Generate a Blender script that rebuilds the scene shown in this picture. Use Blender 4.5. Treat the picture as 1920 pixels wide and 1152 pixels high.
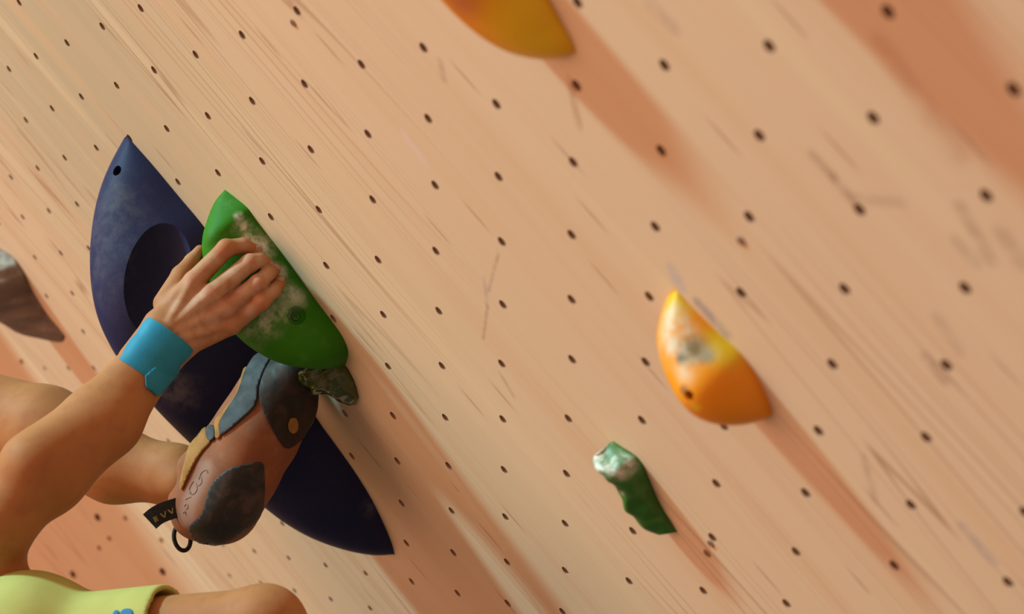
import bpy, bmesh, math, random
import numpy as np
from mathutils import Vector, Matrix
from mathutils.bvhtree import BVHTree
from mathutils.geometry import delaunay_2d_cdt

random.seed(7)
SC = bpy.context.scene
for _o in list(bpy.data.objects):
    bpy.data.objects.remove(_o)
COL = SC.collection

# ------------------------------------------------------------------ camera
# main wall = plane Y 0, vertical, its front faces -Y; the camera stands 0.96 m
# off the wall, looks along it and is rolled about 40 degrees
FPX = 4000.0
CAM = Vector((0.0, -0.95956, 1.7))
RIGHT = Vector((0.223707, 0.727711, -0.648377))
DOWN = Vector((-0.375236, -0.549655, -0.746376))
FWD = Vector((-0.899530, 0.410264, 0.150101))
cd = bpy.data.cameras.new('camera')
cam = bpy.data.objects.new('camera', cd)
COL.objects.link(cam)
cd.sensor_fit = 'HORIZONTAL'
cd.sensor_width = 36.0
cd.lens = 36.0 * FPX / 1920.0
cd.clip_start = 0.05
cd.dof.use_dof = True
cd.dof.focus_distance = 2.78
cd.dof.aperture_fstop = 4.2
M = Matrix.Identity(4)
for r in range(3):
    M[r][0] = RIGHT[r]
    M[r][1] = -DOWN[r]
    M[r][2] = -FWD[r]
    M[r][3] = CAM[r]
cam.matrix_world = M
SC.camera = cam

# ------------------------------------------------------------------ light
SC.view_settings.view_transform = 'Standard'
SC.view_settings.look = 'None'
SC.view_settings.gamma = 1.0
SC.view_settings.use_curve_mapping = False
SC.view_settings.exposure = 0.0
wd = bpy.data.worlds.new('hall_light')
SC.world = wd
wd.use_nodes = True
bg = wd.node_tree.nodes['Background']
bg.inputs[0].default_value = (1.0, 0.55, 0.36, 1)
bg.inputs[1].default_value = 0.54

LDIR = Vector((-0.16, 0.225, -0.95)).normalized()      # travel direction of the lamp's light
ld = bpy.data.lights.new('ceiling_lamp', 'AREA')
ld.shape = 'DISK'
ld.size = 0.9
ld.energy = 1250
ld.color = (0.47, 1.0, 1.06)
lo = bpy.data.objects.new('ceiling_lamp', ld)
COL.objects.link(lo)
lo.location = Vector((-2.9, 0, 2.2)) - LDIR * 10.0
lo.rotation_euler = LDIR.to_track_quat('-Z', 'Y').to_euler()
# added warm fill: broad unseen area lamp above the mats, for shading contrast
wl_d = bpy.data.lights.new('warm_fill_light', 'AREA')
wl_d.shape = 'SQUARE'
wl_d.size = 3.5
wl_d.energy = 132
wl_d.color = (1.0, 0.55, 0.36)
wl_o = bpy.data.objects.new('warm_fill_light', wl_d)
COL.objects.link(wl_o)
wl_o.location = (-2.3, -4.0, 5.4)
wl_o.rotation_euler = (Vector((-2.5, 0, 2.2)) - wl_o.location).to_track_quat('-Z', 'Y').to_euler()

# ------------------------------------------------------------------ helpers
def ray(px, py):
    return (RIGHT * ((px - 960) / FPX) + DOWN * ((py - 576) / FPX) + FWD)

def at(px, py, z):
    """point seen at a pixel, z metres deep"""
    return CAM + ray(px, py) * z

def on_wall(px, py, h=0.0):
    r = ray(px, py)
    return CAM + r * ((-h - CAM.y) / r.y)

def on_plane(px, py, p0, nrm):
    r = ray(px, py)
    return CAM + r * ((p0 - CAM).dot(nrm) / r.dot(nrm))

def to_px(p):
    d = p - CAM
    z = d.dot(FWD)
    return (960 + FPX * d.dot(RIGHT) / z, 576 + FPX * d.dot(DOWN) / z, z)

def link(name, me, mat=None, parent=None, smooth=True):
    o = bpy.data.objects.new(name, me)
    COL.objects.link(o)
    if mat is not None:
        me.materials.append(mat)
    if parent is not None:
        o.parent = parent
    if smooth:
        me.polygons.foreach_set('use_smooth', [True] * len(me.polygons))
    return o

def mesh(name, vs, fs):
    me = bpy.data.meshes.new(name)
    me.from_pydata([tuple(v) for v in vs], [], fs)
    me.update()
    return me

def empty(name, loc):
    o = bpy.data.objects.new(name, None)
    o.empty_display_size = 0.05
    COL.objects.link(o)
    o.location = loc
    return o

def adopt(o, parent):
    """parent an object whose mesh is in world coordinates"""
    o.parent = parent
    o.matrix_parent_inverse = Matrix.Translation(-parent.location)
    return o

def tag(o, label, cat, group=None, kind=None):
    o['label'] = label
    o['category'] = cat
    if group:
        o['group'] = group
    if kind:
        o['kind'] = kind

def bvh_of(o):
    me = o.data
    return BVHTree.FromPolygons([v.co.copy() for v in me.vertices], [tuple(p.vertices) for p in me.polygons])

def resample(pl, n):
    d = [0]
    for a, b in zip(pl, pl[1:]):
        d.append(d[-1] + math.dist(a, b))
    out = []
    xs = np.linspace(0, d[-1], n)
    for c in range(len(pl[0])):
        out.append(np.interp(xs, d, [p[c] for p in pl]))
    return list(zip(*out))

def smooth_poly(pl, n):
    """Catmull-Rom through the points, resampled"""
    P = [np.array(p, float) for p in pl]
    P = [2 * P[0] - P[1]] + P + [2 * P[-1] - P[-2]]
    out = []
    for i in range(1, len(P) - 2):
        for k in range(8):
            t = k / 8
            a, b, c, d = P[i - 1:i + 3]
            out.append(tuple(0.5 * (2 * b + (c - a) * t + (2 * a - 5 * b + 4 * c - d) * t * t + (3 * b - a - 3 * c + d) * t ** 3)))
    out.append(tuple(P[-2]))
    return resample(out, n)

def tube(path, radius, seg=10, closed=False, flat=1.0, up=None):
    path = [Vector(p) for p in path]
    n = len(path)
    vs, fs = [], []
    for i, p in enumerate(path):
        a = path[(i - 1) % n] if (closed or i > 0) else path[i]
        b = path[(i + 1) % n] if (closed or i < n - 1) else path[i]
        t = (b - a).normalized()
        u = (up or Vector((0.3, 0.5, 0.8)))
        s = t.cross(u).normalized()
        w = s.cross(t).normalized()
        rr = radius[i] if isinstance(radius, (list, tuple)) else radius
        for k in range(seg):
            an = 2 * math.pi * k / seg
            vs.append(p + s * math.cos(an) * rr + w * math.sin(an) * rr * flat)
    m = n if closed else n - 1
    for i in range(m):
        for k in range(seg):
            j = (i + 1) % n
            fs.append((i * seg + k, i * seg + (k + 1) % seg, j * seg + (k + 1) % seg, j * seg + k))
    if not closed:
        fs.append(tuple(range(seg))[::-1])
        fs.append(tuple((n - 1) * seg + k for k in range(seg)))
    return vs, fs

# ------------------------------------------------------------------ materials
class NT:
    def __init__(self, name):
        self.m = bpy.data.materials.new(name)
        self.m.use_nodes = True
        self.t = self.m.node_tree
        self.b = self.t.nodes['Principled BSDF']
    def n(self, typ, **kw):
        nd = self.t.nodes.new(typ)
        for k, v in kw.items():
            setattr(nd, k, v)
        return nd
    def put(self, sock, v):
        if hasattr(v, 'is_output') or isinstance(v, bpy.types.NodeSocket):
            self.t.links.new(v, sock)
        else:
            sock.default_value = v
    def math(self, op, a, b=0.0, clamp=False):
        nd = self.n('ShaderNodeMath', operation=op, use_clamp=clamp)
        self.put(nd.inputs[0], a)
        self.put(nd.inputs[1], b)
        return nd.outputs[0]
    def vmath(self, op, a, b=(0, 0, 0)):
        nd = self.n('ShaderNodeVectorMath', operation=op)
        self.put(nd.inputs[0], a)
        self.put(nd.inputs[1], b)
        return nd.outputs['Value'] if op in ('DOT_PRODUCT', 'LENGTH', 'DISTANCE') else nd.outputs['Vector']
    def pos(self):
        return self.n('ShaderNodeTexCoord').outputs['Object']
    def scale(self, v, s):
        return self.vmath('MULTIPLY', v, s)
    def noise(self, v, scale=1.0, detail=3.0, rough=0.5, dist=0.0):
        nd = self.n('ShaderNodeTexNoise')
        self.put(nd.inputs['Vector'], v)
        nd.inputs['Scale'].default_value = scale
        nd.inputs['Detail'].default_value = detail
        nd.inputs['Roughness'].default_value = rough
        nd.inputs['Distortion'].default_value = dist
        return nd.outputs['Fac']
    def ramp(self, v, a, b, lo=0.0, hi=1.0):
        nd = self.n('ShaderNodeMapRange', interpolation_type='SMOOTHSTEP')
        self.put(nd.inputs['Value'], v)
        nd.inputs['From Min'].default_value = a
        nd.inputs['From Max'].default_value = b
        nd.inputs['To Min'].default_value = lo
        nd.inputs['To Max'].default_value = hi
        return nd.outputs[0]
    def mix(self, f, a, b):
        nd = self.n('ShaderNodeMix', data_type='RGBA')
        self.put(nd.inputs[0], f)
        self.put(nd.inputs[6], a if not isinstance(a, tuple) else (*a[:3], 1))
        self.put(nd.inputs[7], b if not isinstance(b, tuple) else (*b[:3], 1))
        return nd.outputs[2]
    def blob(self, v, c, r0, r1):
        """1 within r0 of point c, 0 beyond r1"""
        d = self.vmath('DISTANCE', v, tuple(c))
        return self.ramp(d, r0, r1, 1.0, 0.0)
    def seg(self, v, a, b, w, soft):
        """soft stroke mask along the segment a-b"""
        a, b = Vector(a), Vector(b)
        ba = b - a
        pa = self.vmath('SUBTRACT', v, tuple(a))
        h = self.math('DIVIDE', self.vmath('DOT_PRODUCT', pa, tuple(ba)), ba.dot(ba), True)
        sc = self.n('ShaderNodeVectorMath', operation='SCALE')
        sc.inputs[0].default_value = tuple(ba)
        self.put(sc.inputs['Scale'], h)
        d = self.vmath('LENGTH', self.vmath('SUBTRACT', pa, sc.outputs[0]))
        return self.ramp(d, w, w + soft, 1.0, 0.0)
    def bump(self, h, strength=0.3, dist=0.002):
        nd = self.n('ShaderNodeBump')
        nd.inputs['Strength'].default_value = strength
        nd.inputs['Distance'].default_value = dist
        self.put(nd.inputs['Height'], h)
        self.put(self.b.inputs['Normal'], nd.outputs[0])
    def done(self, col, rough=0.5, spec=0.3, sss=0.0):
        self.put(self.b.inputs['Base Color'], (*col[:3], 1) if isinstance(col, tuple) else col)
        self.put(self.b.inputs['Roughness'], rough)
        self.put(self.b.inputs['Specular IOR Level'], spec)
        if sss:
            self.b.inputs['Subsurface Weight'].default_value = sss
            self.b.inputs['Subsurface Radius'].default_value = (0.012, 0.004, 0.002)
            self.b.inputs['Subsurface Scale'].default_value = 1.0
        return self.m

def wood(name, scuffs=(), corner_falloff=None):
    t = NT(name)
    p = t.pos()
    warp = t.n('ShaderNodeTexNoise')
    warp.inputs['Scale'].default_value = 1.0
    t.put(warp.inputs['Vector'], t.scale(p, (3.0, 3.0, 1.1)))
    wv = t.vmath('MULTIPLY', t.vmath('SUBTRACT', warp.outputs['Color'], (0.5, 0.5, 0.5)), (0.07, 0.0, 0.0))
    q = t.vmath('ADD', p, wv)
    broad = t.noise(t.scale(p, (0.9, 0.9, 0.7)), 1.0, 1.0)
    band = t.noise(t.scale(q, (16, 16, 0.8)), 1.0, 3.0)
    fine = t.noise(t.scale(q, (150, 150, 4.0)), 1.0, 2.0)
    c = t.mix(t.ramp(broad, 0.35, 0.65), (0.76, 0.58, 0.385), (0.76, 0.535, 0.36))
    if corner_falloff is not None:      # far corner's weaker light put into the colour, as darker, more olive wood
        c = t.mix(t.math('MULTIPLY', t.blob(p, corner_falloff[0], corner_falloff[1], corner_falloff[2]), corner_falloff[3]), c, (0.54, 0.455, 0.305))
    c = t.mix(t.ramp(band, 0.48, 0.78, 0, 0.65), c, (0.73, 0.475, 0.285))
    c = t.mix(t.ramp(band, 0.46, 0.25, 0, 0.55), c, (0.80, 0.63, 0.41))
    c = t.mix(t.ramp(fine, 0.5, 0.85, 0, 0.16), c, (0.62, 0.40, 0.23))
    # thin growth lines
    gl = t.noise(t.scale(q, (11, 11, 0.35)), 1.0, 1.0)
    gate = t.ramp(t.noise(t.scale(p, (1.6, 1.6, 0.8)), 1.0, 1.0), 0.36, 0.55)
    for lv, wd_, am in ((0.47, 0.007, 0.72), (0.53, 0.006, 0.62), (0.42, 0.006, 0.55), (0.585, 0.007, 0.58)):
        d = t.math('ABSOLUTE', t.math('SUBTRACT', gl, lv))
        m = t.math('MULTIPLY', t.ramp(d, 0.0, wd_, am, 0.0), gate)
        c = t.mix(m, c, (0.42, 0.22, 0.12))
    # short dark dashes of the veneer
    vo = t.n('ShaderNodeTexVoronoi', feature='F1')
    t.put(vo.inputs['Vector'], t.scale(p, (8.5, 0.0, 4.2)))
    vo.inputs['Scale'].default_value = 1.0
    dd = t.vmath('MULTIPLY', t.vmath('SUBTRACT', vo.outputs['Position'], t.scale(p, (8.5, 0.0, 4.2))), (5.5, 0, 1.0))
    on = t.ramp(t.n('ShaderNodeSeparateColor').outputs[0], 0, 1)
    sep = t.n('ShaderNodeSeparateColor')
    t.put(sep.inputs[0], vo.outputs['Color'])
    on = t.math('GREATER_THAN', sep.outputs[0], 0.42)
    m = t.math('MULTIPLY', t.ramp(t.vmath('LENGTH', dd), 0.045, 0.14, 0.60, 0.0), on)
    c = t.mix(m, c, (0.40, 0.21, 0.13))
    for a, b, w, s, col, am in scuffs:
        mk = t.seg(p, a, b, w, s)
        nz = t.ramp(t.noise(p, 60, 2.0), 0.3, 0.6, 0.35, 1.0)
        c = t.mix(t.math('MULTIPLY', t.math('MULTIPLY', mk, am), nz), c, col)
    t.bump(fine, 0.12, 0.0006)
    return t.done(c, 0.55, 0.25)

def chalky(name, base, chalks=(), rough=0.5, spec=0.35, tint=(0.78, 0.76, 0.68), dust=0.0, extra=(), bump=0.25, grain=260):
    """moulded resin hold with chalk rubbed in at given points (x, y, z, inner r, outer r, amount)"""
    t = NT(name)
    p = t.pos()
    n1 = t.noise(p, 9, 3)
    c = t.mix(t.ramp(n1, 0.3, 0.7, 0, 0.35), base, tuple(x * 0.75 for x in base))
    for pt, r0, r1, col, am in extra:
        c = t.mix(t.math('MULTIPLY', t.blob(p, pt, r0, r1), am), c, col)
    n2 = t.noise(p, 45, 5, 0.65)
    if dust:
        c = t.mix(t.ramp(n2, 0.5, 0.75, 0, dust), c, tint)
    for pt, r0, r1, am in chalks:
        m = t.math('MULTIPLY', t.blob(p, pt, r0, r1), t.ramp(n2, 0.36, 0.66, 0.10, 1.0))
        c = t.mix(t.math('MULTIPLY', m, am), c, tint)
    t.bump(t.noise(p, grain, 2), bump, 0.0008)
    return t.done(c, rough, spec)

def plain(name, col, rough=0.6, spec=0.3, var=0.15, scale=40, bump=0.0, sss=0.0):
    t = NT(name)
    p = t.pos()
    nz = t.noise(p, scale, 3)
    c = t.mix(t.ramp(nz, 0.3, 0.7), tuple(x * (1 - var) for x in col), tuple(min(1, x * (1 + var)) for x in col))
    if bump:
        t.bump(t.noise(p, scale * 8, 2), bump, 0.0006)
    return t.done(c, rough, spec, sss)

# ------------------------------------------------------------------ walls
HOLES_PX = {
 0: {0: (557, 21), 1: (571, 158), 2: (583, 281), 3: (598, 394), 4: (612, 499), 5: (625, 598), 7: (647, 776), 8: (660, 856)},
 1: dict(zip(range(1, 12), [(678, 121.5), (690, 252), (699, 375), (709, 488), (719, 591), (728, 688), (737, 780), (745, 865), (753, 944), (762, 1019), (772, 1091)])),
 2: dict(zip(range(1, 12), [(794, 90), (803, 223), (816, 348), (817.5, 471.5), (823, 584), (829, 687), (835, 784), (841, 874), (847, 959), (850, 1037), (858, 1113)])),
 3: dict(zip(range(2, 12), [(931, 196), (935, 332), (941, 454), (943, 572), (941, 683), (943, 787), (945.5, 882), (948, 970.5), (951, 1055), (952, 1132)])),
 4: dict(zip(range(1, 12), [(1083, 5), (1081, 161), (1075, 305), (1072, 441), (1072, 562.5), (1073, 675), (1066, 786), (1062.5, 889.5), (1060, 983), (1060, 1071), (1055, 1148)])),
 5: {2: (1246, 123), 3: (1240, 283), 4: (1229, 426), 5: (1217.6, 557), 6: (1211, 680), 7: (1204, 789), 9: (1187, 997), 10: (1180, 1091)},
 6: {2: (1442.5, 87), 3: (1424, 255), 4: (1405, 407.5), 5: (1390, 550), 7: (1357, 800), 8: (1343.5, 908), 9: (1336, 1009), 10: (1319, 1109)},
 7: dict(zip(range(2, 11), [(1665, 22.5), (1637.5, 222), (1612, 394), (1584, 543), (1561, 684), (1535, 809), (1511, 925.5), (1493, 1036), (1475, 1133)])),
 8: dict(zip(range(4, 10), [(1849.5, 368), (1810, 541), (1775, 686), (1737, 821.5), (1708.5, 948), (1677, 1061.5)])),
 9: {9: (1890.5, 1093)},
 -1: {0: (454, 66), 1: (473, 190), 2: (492, 303)}, -2: {0: (367, 103), 1: (390, 218), 2: (409, 325)},
 -3: {-1: (264, 16), 0: (289, 132), 1: (313, 242), 2: (334, 342)}, -4: {-1: (192, 50), 0: (219, 161)}, -5: {-1: (126, 81), 0: (153, 182), 1: (181, 278)},
 -6: {-2: (36, 5), -1: (68, 106), 0: (98, 204)}, -7: {-1: (17, 130), 0: (49, 226), 1: (71, 316)}, -8: {1: (21, 333)}}
L0 = Vector((-2.03502835, 0, 2.44287036))
LI = Vector((0.14070551, 0, -0.06501507))
LJ = Vector((-0.10264061, 0, -0.03728513))
HR = 0.0064

FA, FB = on_wall(0, 608), on_wall(370, 1060)
XF = (FA.x + FB.x) / 2                       # the vertical fold between the two wall panels
X1, Z0, Z1 = -0.55, 0.0, 4.2

holes = []
for i in range(-30, 16):
    for j in range(-18, 26):
        if j in HOLES_PX.get(i, {}):
            p = on_wall(*HOLES_PX[i][j])
        else:
            p = L0 + LI * i + LJ * j
        x, y, z = to_px(p)
        if p.x < XF + 0.03 or p.x > X1 - 0.05 or not (Z0 + .05 < p.z < Z1 - .05):
            continue
        if -25 < x < 1945 and -25 < y < 1177:
            holes.append((p, z))
holes.sort(key=lambda h: h[1])
holes = [h[0] for h in holes[:300]]

def slab_with_holes(pts2, rect, r, seg=14):
    """flat panel (2d) with round openings -> verts, faces"""
    x0, x1, y0, y1 = rect
    vs = [Vector((x0, y0)), Vector((x1, y0)), Vector((x1, y1)), Vector((x0, y1))]
    loops = [[0, 1, 2, 3]]
    for c in pts2:
        b = len(vs)
        for k in range(seg):
            a = 2 * math.pi * k / seg
            vs.append(Vector((c[0] + r * math.cos(a), c[1] + r * math.sin(a))))
        loops.append(list(range(b, b + seg)))
    vo, eo, fo, ov, oe, of = delaunay_2d_cdt(vs, [], loops, 1, 1e-6)
    keep = [f for f, src in zip(fo, of) if src == [0] or (len(src) == 1 and src[0] == 0)]
    return vo, keep

def cup_mesh(r, seg=14, depth=0.016):
    """lined bolt hole: wooden sleeve, steel insert ring and a dark bottom; opens towards +Z, rim at z 0"""
    prof = [(r, 0.0), (r, -0.009), (r * 0.8, -0.0092), (r * 0.8, -depth)]
    vs, fs = [], []
    for rr, z in prof:
        for k in range(seg):
            a = 2 * math.pi * k / seg
            vs.append((rr * math.cos(a), rr * math.sin(a), z))
    for i in range(len(prof) - 1):
        for k in range(seg):
            fs.append((i * seg + k, (i + 1) * seg + k, (i + 1) * seg + (k + 1) % seg, i * seg + (k + 1) % seg)[::-1])
    fs.append(tuple((len(prof) - 1) * seg + k for k in range(seg)))
    return mesh('bolt_hole', vs, fs)

def sw(a, b, w, s, col, am):
    return (on_wall(*a), on_wall(*b), w * 1.3, s * 1.6, col, am)
GR = (0.40, 0.24, 0.16)
PU = (0.42, 0.33, 0.33)
scuffs = [
 sw((1525, 292), (1565, 335), .001, .005, GR, .55), sw((1565, 335), (1606, 385), .0015, .005, GR, .6), sw((1600, 372), (1690, 380), .001, .005, GR, .35),
 sw((1068, 150), (1086, 238), .0015, .004, (.5, .27, .15), .6), sw((935, 475), (916, 545), .0006, .002, GR, .5), sw((908, 520), (914, 575), .0006, .003, PU, .5), sw((914, 575), (906, 635), .0006, .002, GR, .5),
 sw((1620, 858), (1642, 940), .0012, .004, GR, .4), sw((1806, 990), (1858, 1050), .002, .006, PU, .5),
 sw((1738, 672), (1768, 712), .002, .005, GR, .5), sw((1803, 392), (1858, 488), .002, .006, GR, .45), sw((1795, 455), (1825, 490), .002, .006, GR, .35), sw((1655, 90), (1792, 285), .004, .010, (.55, .3, .17), .4), sw((1880, 440), (1915, 490), .002, .008, GR, .4),
 sw((1262, 508), (1276, 540), .003, .006, (.5, .45, .46), .6), sw((1310, 570), (1362, 626), .002, .006, (.34, .3, .3), .75),
 sw((757, 252), (798, 305), .0015, .006, (.78, .6, .55), .6), sw((825, 115), (832, 148), .0012, .004, GR, .4), sw((1760, 600), (1795, 655), .002, .006, GR, .3), sw((938, 700), (962, 742), .0008, .003, GR, .4), sw((672, 825), (712, 875), .0006, .002, GR, .6), sw((1220, 10), (1262, 50), .002, .007, GR, .35)]
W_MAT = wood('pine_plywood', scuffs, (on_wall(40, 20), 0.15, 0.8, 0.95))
HOLE_MAT = plain('bolt_hole_lining', (0.40, 0.245, 0.165), 0.7, 0.2, 0.3)

v2, f2 = slab_with_holes([(p.x, p.z) for p in holes], (XF, X1, Z0, Z1), HR)
nv = len(v2)
vs = [(v.x, 0.0, v.y) for v in v2]
fs = [tuple(f) for f in f2]
b = len(vs)
vs += [(XF, 0, Z0), (X1, 0, Z0), (X1, 0, Z1), (XF, 0, Z1), (XF, 0.03, Z0), (X1, 0.03, Z0), (X1, 0.03, Z1), (XF, 0.03, Z1)]
fs += [(b + 4, b + 7, b + 6, b + 5), (b, b + 4, b + 5, b + 1), (b + 1, b + 5, b + 6, b + 2), (b + 2, b + 6, b + 7, b + 3), (b + 3, b + 7, b + 4, b)]
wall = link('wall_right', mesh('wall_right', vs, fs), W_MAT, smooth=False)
tag(wall, 'pale pine plywood climbing wall dotted with rows of bolt holes', 'wall', kind='structure')
CUP = cup_mesh(HR)
CUP.materials.append(HOLE_MAT)
for p in holes:
    o = bpy.data.objects.new('bolt_hole', CUP)
    COL.objects.link(o)
    o.location = p
    o.rotation_euler = (math.pi / 2, 0, 0)
    o.parent = wall

# padded floor far below the frame
fv = [(-7.5, -6, -.1), (2.5, -6, -.1), (2.5, 0.6, -.1), (-7.5, 0.6, -.1), (-7.5, -6, 0), (2.5, -6, 0), (2.5, 0.6, 0), (-7.5, 0.6, 0)]
floor = link('floor', mesh('floor', fv, [(0, 3, 2, 1), (4, 5, 6, 7), (0, 1, 5, 4), (1, 2, 6, 5), (2, 3, 7, 6), (3, 0, 4, 7)]), plain('dark_crash_mat', (0.07, 0.065, 0.065), 0.7, 0.2, 0.1, 3), smooth=False)
tag(floor, 'dark padded gym floor below the climbing wall', 'floor', kind='structure')

# the panel beyond the fold leans towards the camera side
FAL = math.radians(24)
FD = Vector((-math.cos(FAL), -math.sin(FAL), 0))
FN = Vector((math.sin(FAL), -math.cos(FAL), 0))
F0 = Vector((XF, 0, 0))
lh = [on_plane(*p, F0, FN) for p in ((183, 971), (137, 1078), (305, 1073), (42, 1150), (30, 850))]
pts2 = [((p - F0).dot(FD), p.z) for p in lh]
v2, f2 = slab_with_holes(pts2, (0.0, 2.6, Z0, Z1), 0.0085)
vs = [F0 + FD * v.x + Vector((0, 0, v.y)) for v in v2]
fs = [tuple(f)[::-1] for f in f2]
b = len(vs)
for d in (0, .03):
    for a_, z_ in ((0, Z0), (2.6, Z0), (2.6, Z1), (0, Z1)):
        vs.append(F0 + FD * a_ + Vector((0, 0, z_)) - FN * d)
fs += [(b + 4, b + 5, b + 6, b + 7), (b, b + 1, b + 5, b + 4), (b + 1, b + 2, b + 6, b + 5), (b + 2, b + 3, b + 7, b + 6), (b + 3, b, b + 4, b + 7)]
wl = link('wall_left', mesh('wall_left', vs, fs), wood('pine_plywood_beyond_fold'), smooth=False)
tag(wl, 'plywood wall panel beyond the fold, angled towards the viewer', 'wall', kind='structure')
CUP2 = cup_mesh(0.0085)
CUP2.materials.append(HOLE_MAT)
rotF = FN.to_track_quat('Z', 'Y').to_euler()
for p in lh:
    o = bpy.data.objects.new('bolt_hole', CUP2)
    COL.objects.link(o)
    o.location = p
    o.rotation_euler = rotF
    o.parent = wl

SCREW = plain('brass_screw', (0.30, 0.15, 0.07), 0.45, 0.5, 0.2)
def screw_mesh(r):
    vs, fs = [], []
    prof = [(r, 0.0), (r * 0.85, 0.0012), (r * 0.35, 0.0014), (r * 0.3, 0.0004)]
    sg = 10
    for rr, z in prof:
        for k in range(sg):
            a = 2 * math.pi * k / sg
            vs.append((rr * math.cos(a), rr * math.sin(a), z))
    for i in range(3):
        for k in range(sg):
            fs.append((i * sg + k, i * sg + (k + 1) % sg, (i + 1) * sg + (k + 1) % sg, (i + 1) * sg + k))
    fs.append(tuple(3 * sg + k for k in range(sg)))
    m = mesh('screw', vs, fs)
    m.materials.append(SCREW)
    return m
SM = screw_mesh(0.0055)
for q, pl in (((205, 1010), 1), ((235, 972), 1), ((186, 1028), 1), ((302, 1013), 1), ((1390, 452), 0), ((1249, 594), 0), ((550, 43), 0), ((1333, 1020), 0), ((1326, 1038), 0), ((40, 678), 1)):
    p = on_plane(*q, F0, FN) if pl else on_wall(*q)
    o = bpy.data.objects.new('screw', SM)
    COL.objects.link(o)
    o.location = p
    o.rotation_euler = rotF if pl else (math.pi / 2, 0, 0)
    o.parent = wl if pl else wall

# ------------------------------------------------------------------ added unseen blocker: plywood wedge that shades the panel beyond the fold
def fpt(a_, z_, h_):
    return F0 + FD * a_ + Vector((0, 0, z_)) + FN * h_
vb = [(-.02, 3.25, 0), (1.5, 3.25, 0), (1.5, 4.05, 0), (-.02, 4.05, 0), (-.12, 3.34, .42), (1.4, 3.34, .42), (1.3, 3.75, .36), (-.08, 3.75, .36)]
vv = [fpt(*q) for q in vb]
vol = link('shade_blocker', mesh('shade_blocker', vv, [(0, 1, 5, 4), (1, 2, 6, 5), (2, 3, 7, 6), (3, 0, 4, 7), (4, 5, 6, 7), (3, 2, 1, 0)]), wood('blocker_plywood'), smooth=False)
tag(vol, 'big wedge-shaped plywood volume outside the left of the photo', 'volume')

# ------------------------------------------------------------------ climbing holds
def chord_sample(pl, a, b, s):
    """point of the polyline at chord fraction s (by projection on the chord a-b)"""
    ax, ay = b[0] - a[0], b[1] - a[1]
    L = ax * ax + ay * ay
    t = [((p[0] - a[0]) * ax + (p[1] - a[1]) * ay) / L for p in pl]
    for k in range(1, len(t)):
        t[k] = max(t[k], t[k - 1] + 1e-5)
    return np.interp(s, t, [p[0] for p in pl]), np.interp(s, t, [p[1] for p in pl])

def hold_mesh(name, near, sil, w, ns=90, nc=44, p=2.0, q=2.0, taper=0.5, deform=None, smooth=4):
    """hold bolted to the wall: 'near' is the contact edge on our side, 'sil' the crest seen beyond it,
    w the half width of its foot on the wall; lofted from cross sections"""
    near = smooth_poly(near, 120)
    sil = smooth_poly(sil, 160)
    a, b = near[0], near[-1]
    A, B = on_wall(*a), on_wall(*b)
    ax = (B - A).normalized()
    far = Vector((0, -1, 0)).cross(ax)
    if far.x > 0:
        far = -far
    pn = ax.cross(Vector((0, 1, 0))).normalized()
    rows = []
    for i in range(ns + 1):
        s = 0.5 - 0.5 * math.cos(math.pi * i / ns)
        N = on_wall(*chord_sample(near, a, b, s))
        wt = w * max(1e-4, (4 * s * (1 - s))) ** taper
        Bm = N + far * wt
        C = on_plane(*chord_sample(sil, a, b, s), Bm, pn)
        if C.y > -0.0005:
            C = Vector((C.x, -0.0005, C.z))
        if i in (0, ns):
            Bm, C, wt = N, N.copy(), 0.0
        row = []
        for k in range(nc + 1):
            th = math.pi * k / nc
            u = -math.cos(th)
            h = max(0.0, 1 - abs(u) ** p) ** (1 / q)
            row.append(Bm + far * (u * wt) + (C - Bm) * h)
        rows.append(row)
    vs = [v for r in rows for v in r]
    if deform:
        vs = [deform(v) for v in vs]
    fs = []
    m = nc + 1
    for i in range(ns):
        for k in range(nc):
            fs.append((i * m + k, i * m + k + 1, (i + 1) * m + k + 1, (i + 1) * m + k))
    # back on the wall
    for i in range(ns):
        fs.append(((i + 1) * m, (i + 1) * m + nc, i * m + nc, i * m))
    fs.append(tuple(range(m))[::1])
    fs.append(tuple(ns * m + k for k in range(m))[::-1])
    me = mesh(name, vs, fs)
    bm = bmesh.new()
    bm.from_mesh(me)
    bmesh.ops.remove_doubles(bm, verts=bm.verts, dist=1e-5)
    bmesh.ops.recalc_face_normals(bm, faces=bm.faces)
    mv = [v for v in bm.verts if v.co.y < -0.003]
    for _ in range(smooth):
        bmesh.ops.smooth_vert(bm, verts=mv, factor=0.5, use_axis_x=True, use_axis_y=True, use_axis_z=True)
    bm.to_mesh(me)
    bm.free()
    return me

def hit(tree, px, py):
    d = ray(px, py)
    r = tree.ray_cast(CAM, d.normalized())
    return r[0], r[1]

def bolt(parent, c, axis, r, depth, mat):
    """socket head bolt sitting at the bottom of a bore"""
    axis = axis.normalized()
    s = axis.orthogonal().normalized()
    w = axis.cross(s)
    vs, fs = [], []
    prof = [(r, -depth - .002), (r, -depth + .004), (r * .85, -depth + .005), (r * .45, -depth + .005), (r * .42, -depth + .001)]
    sg = 12
    for rr, d in prof:
        for k in range(sg):
            a = 2 * math.pi * k / sg
            vs.append(c + axis * d + (s * math.cos(a) + w * math.sin(a)) * rr)
    for i in range(len(prof) - 1):
        for k in range(sg):
            fs.append((i * sg + k, i * sg + (k + 1) % sg, (i + 1) * sg + (k + 1) % sg, (i + 1) * sg + k))
    fs.append(tuple((len(prof) - 1) * sg + k for k in range(sg)))
    o = link('bolt', mesh('bolt', vs, fs), mat)
    adopt(o, parent)
    return o

STEEL = plain('dark_bolt_steel', (0.05, 0.045, 0.045), 0.4, 0.5, 0.2)

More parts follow.
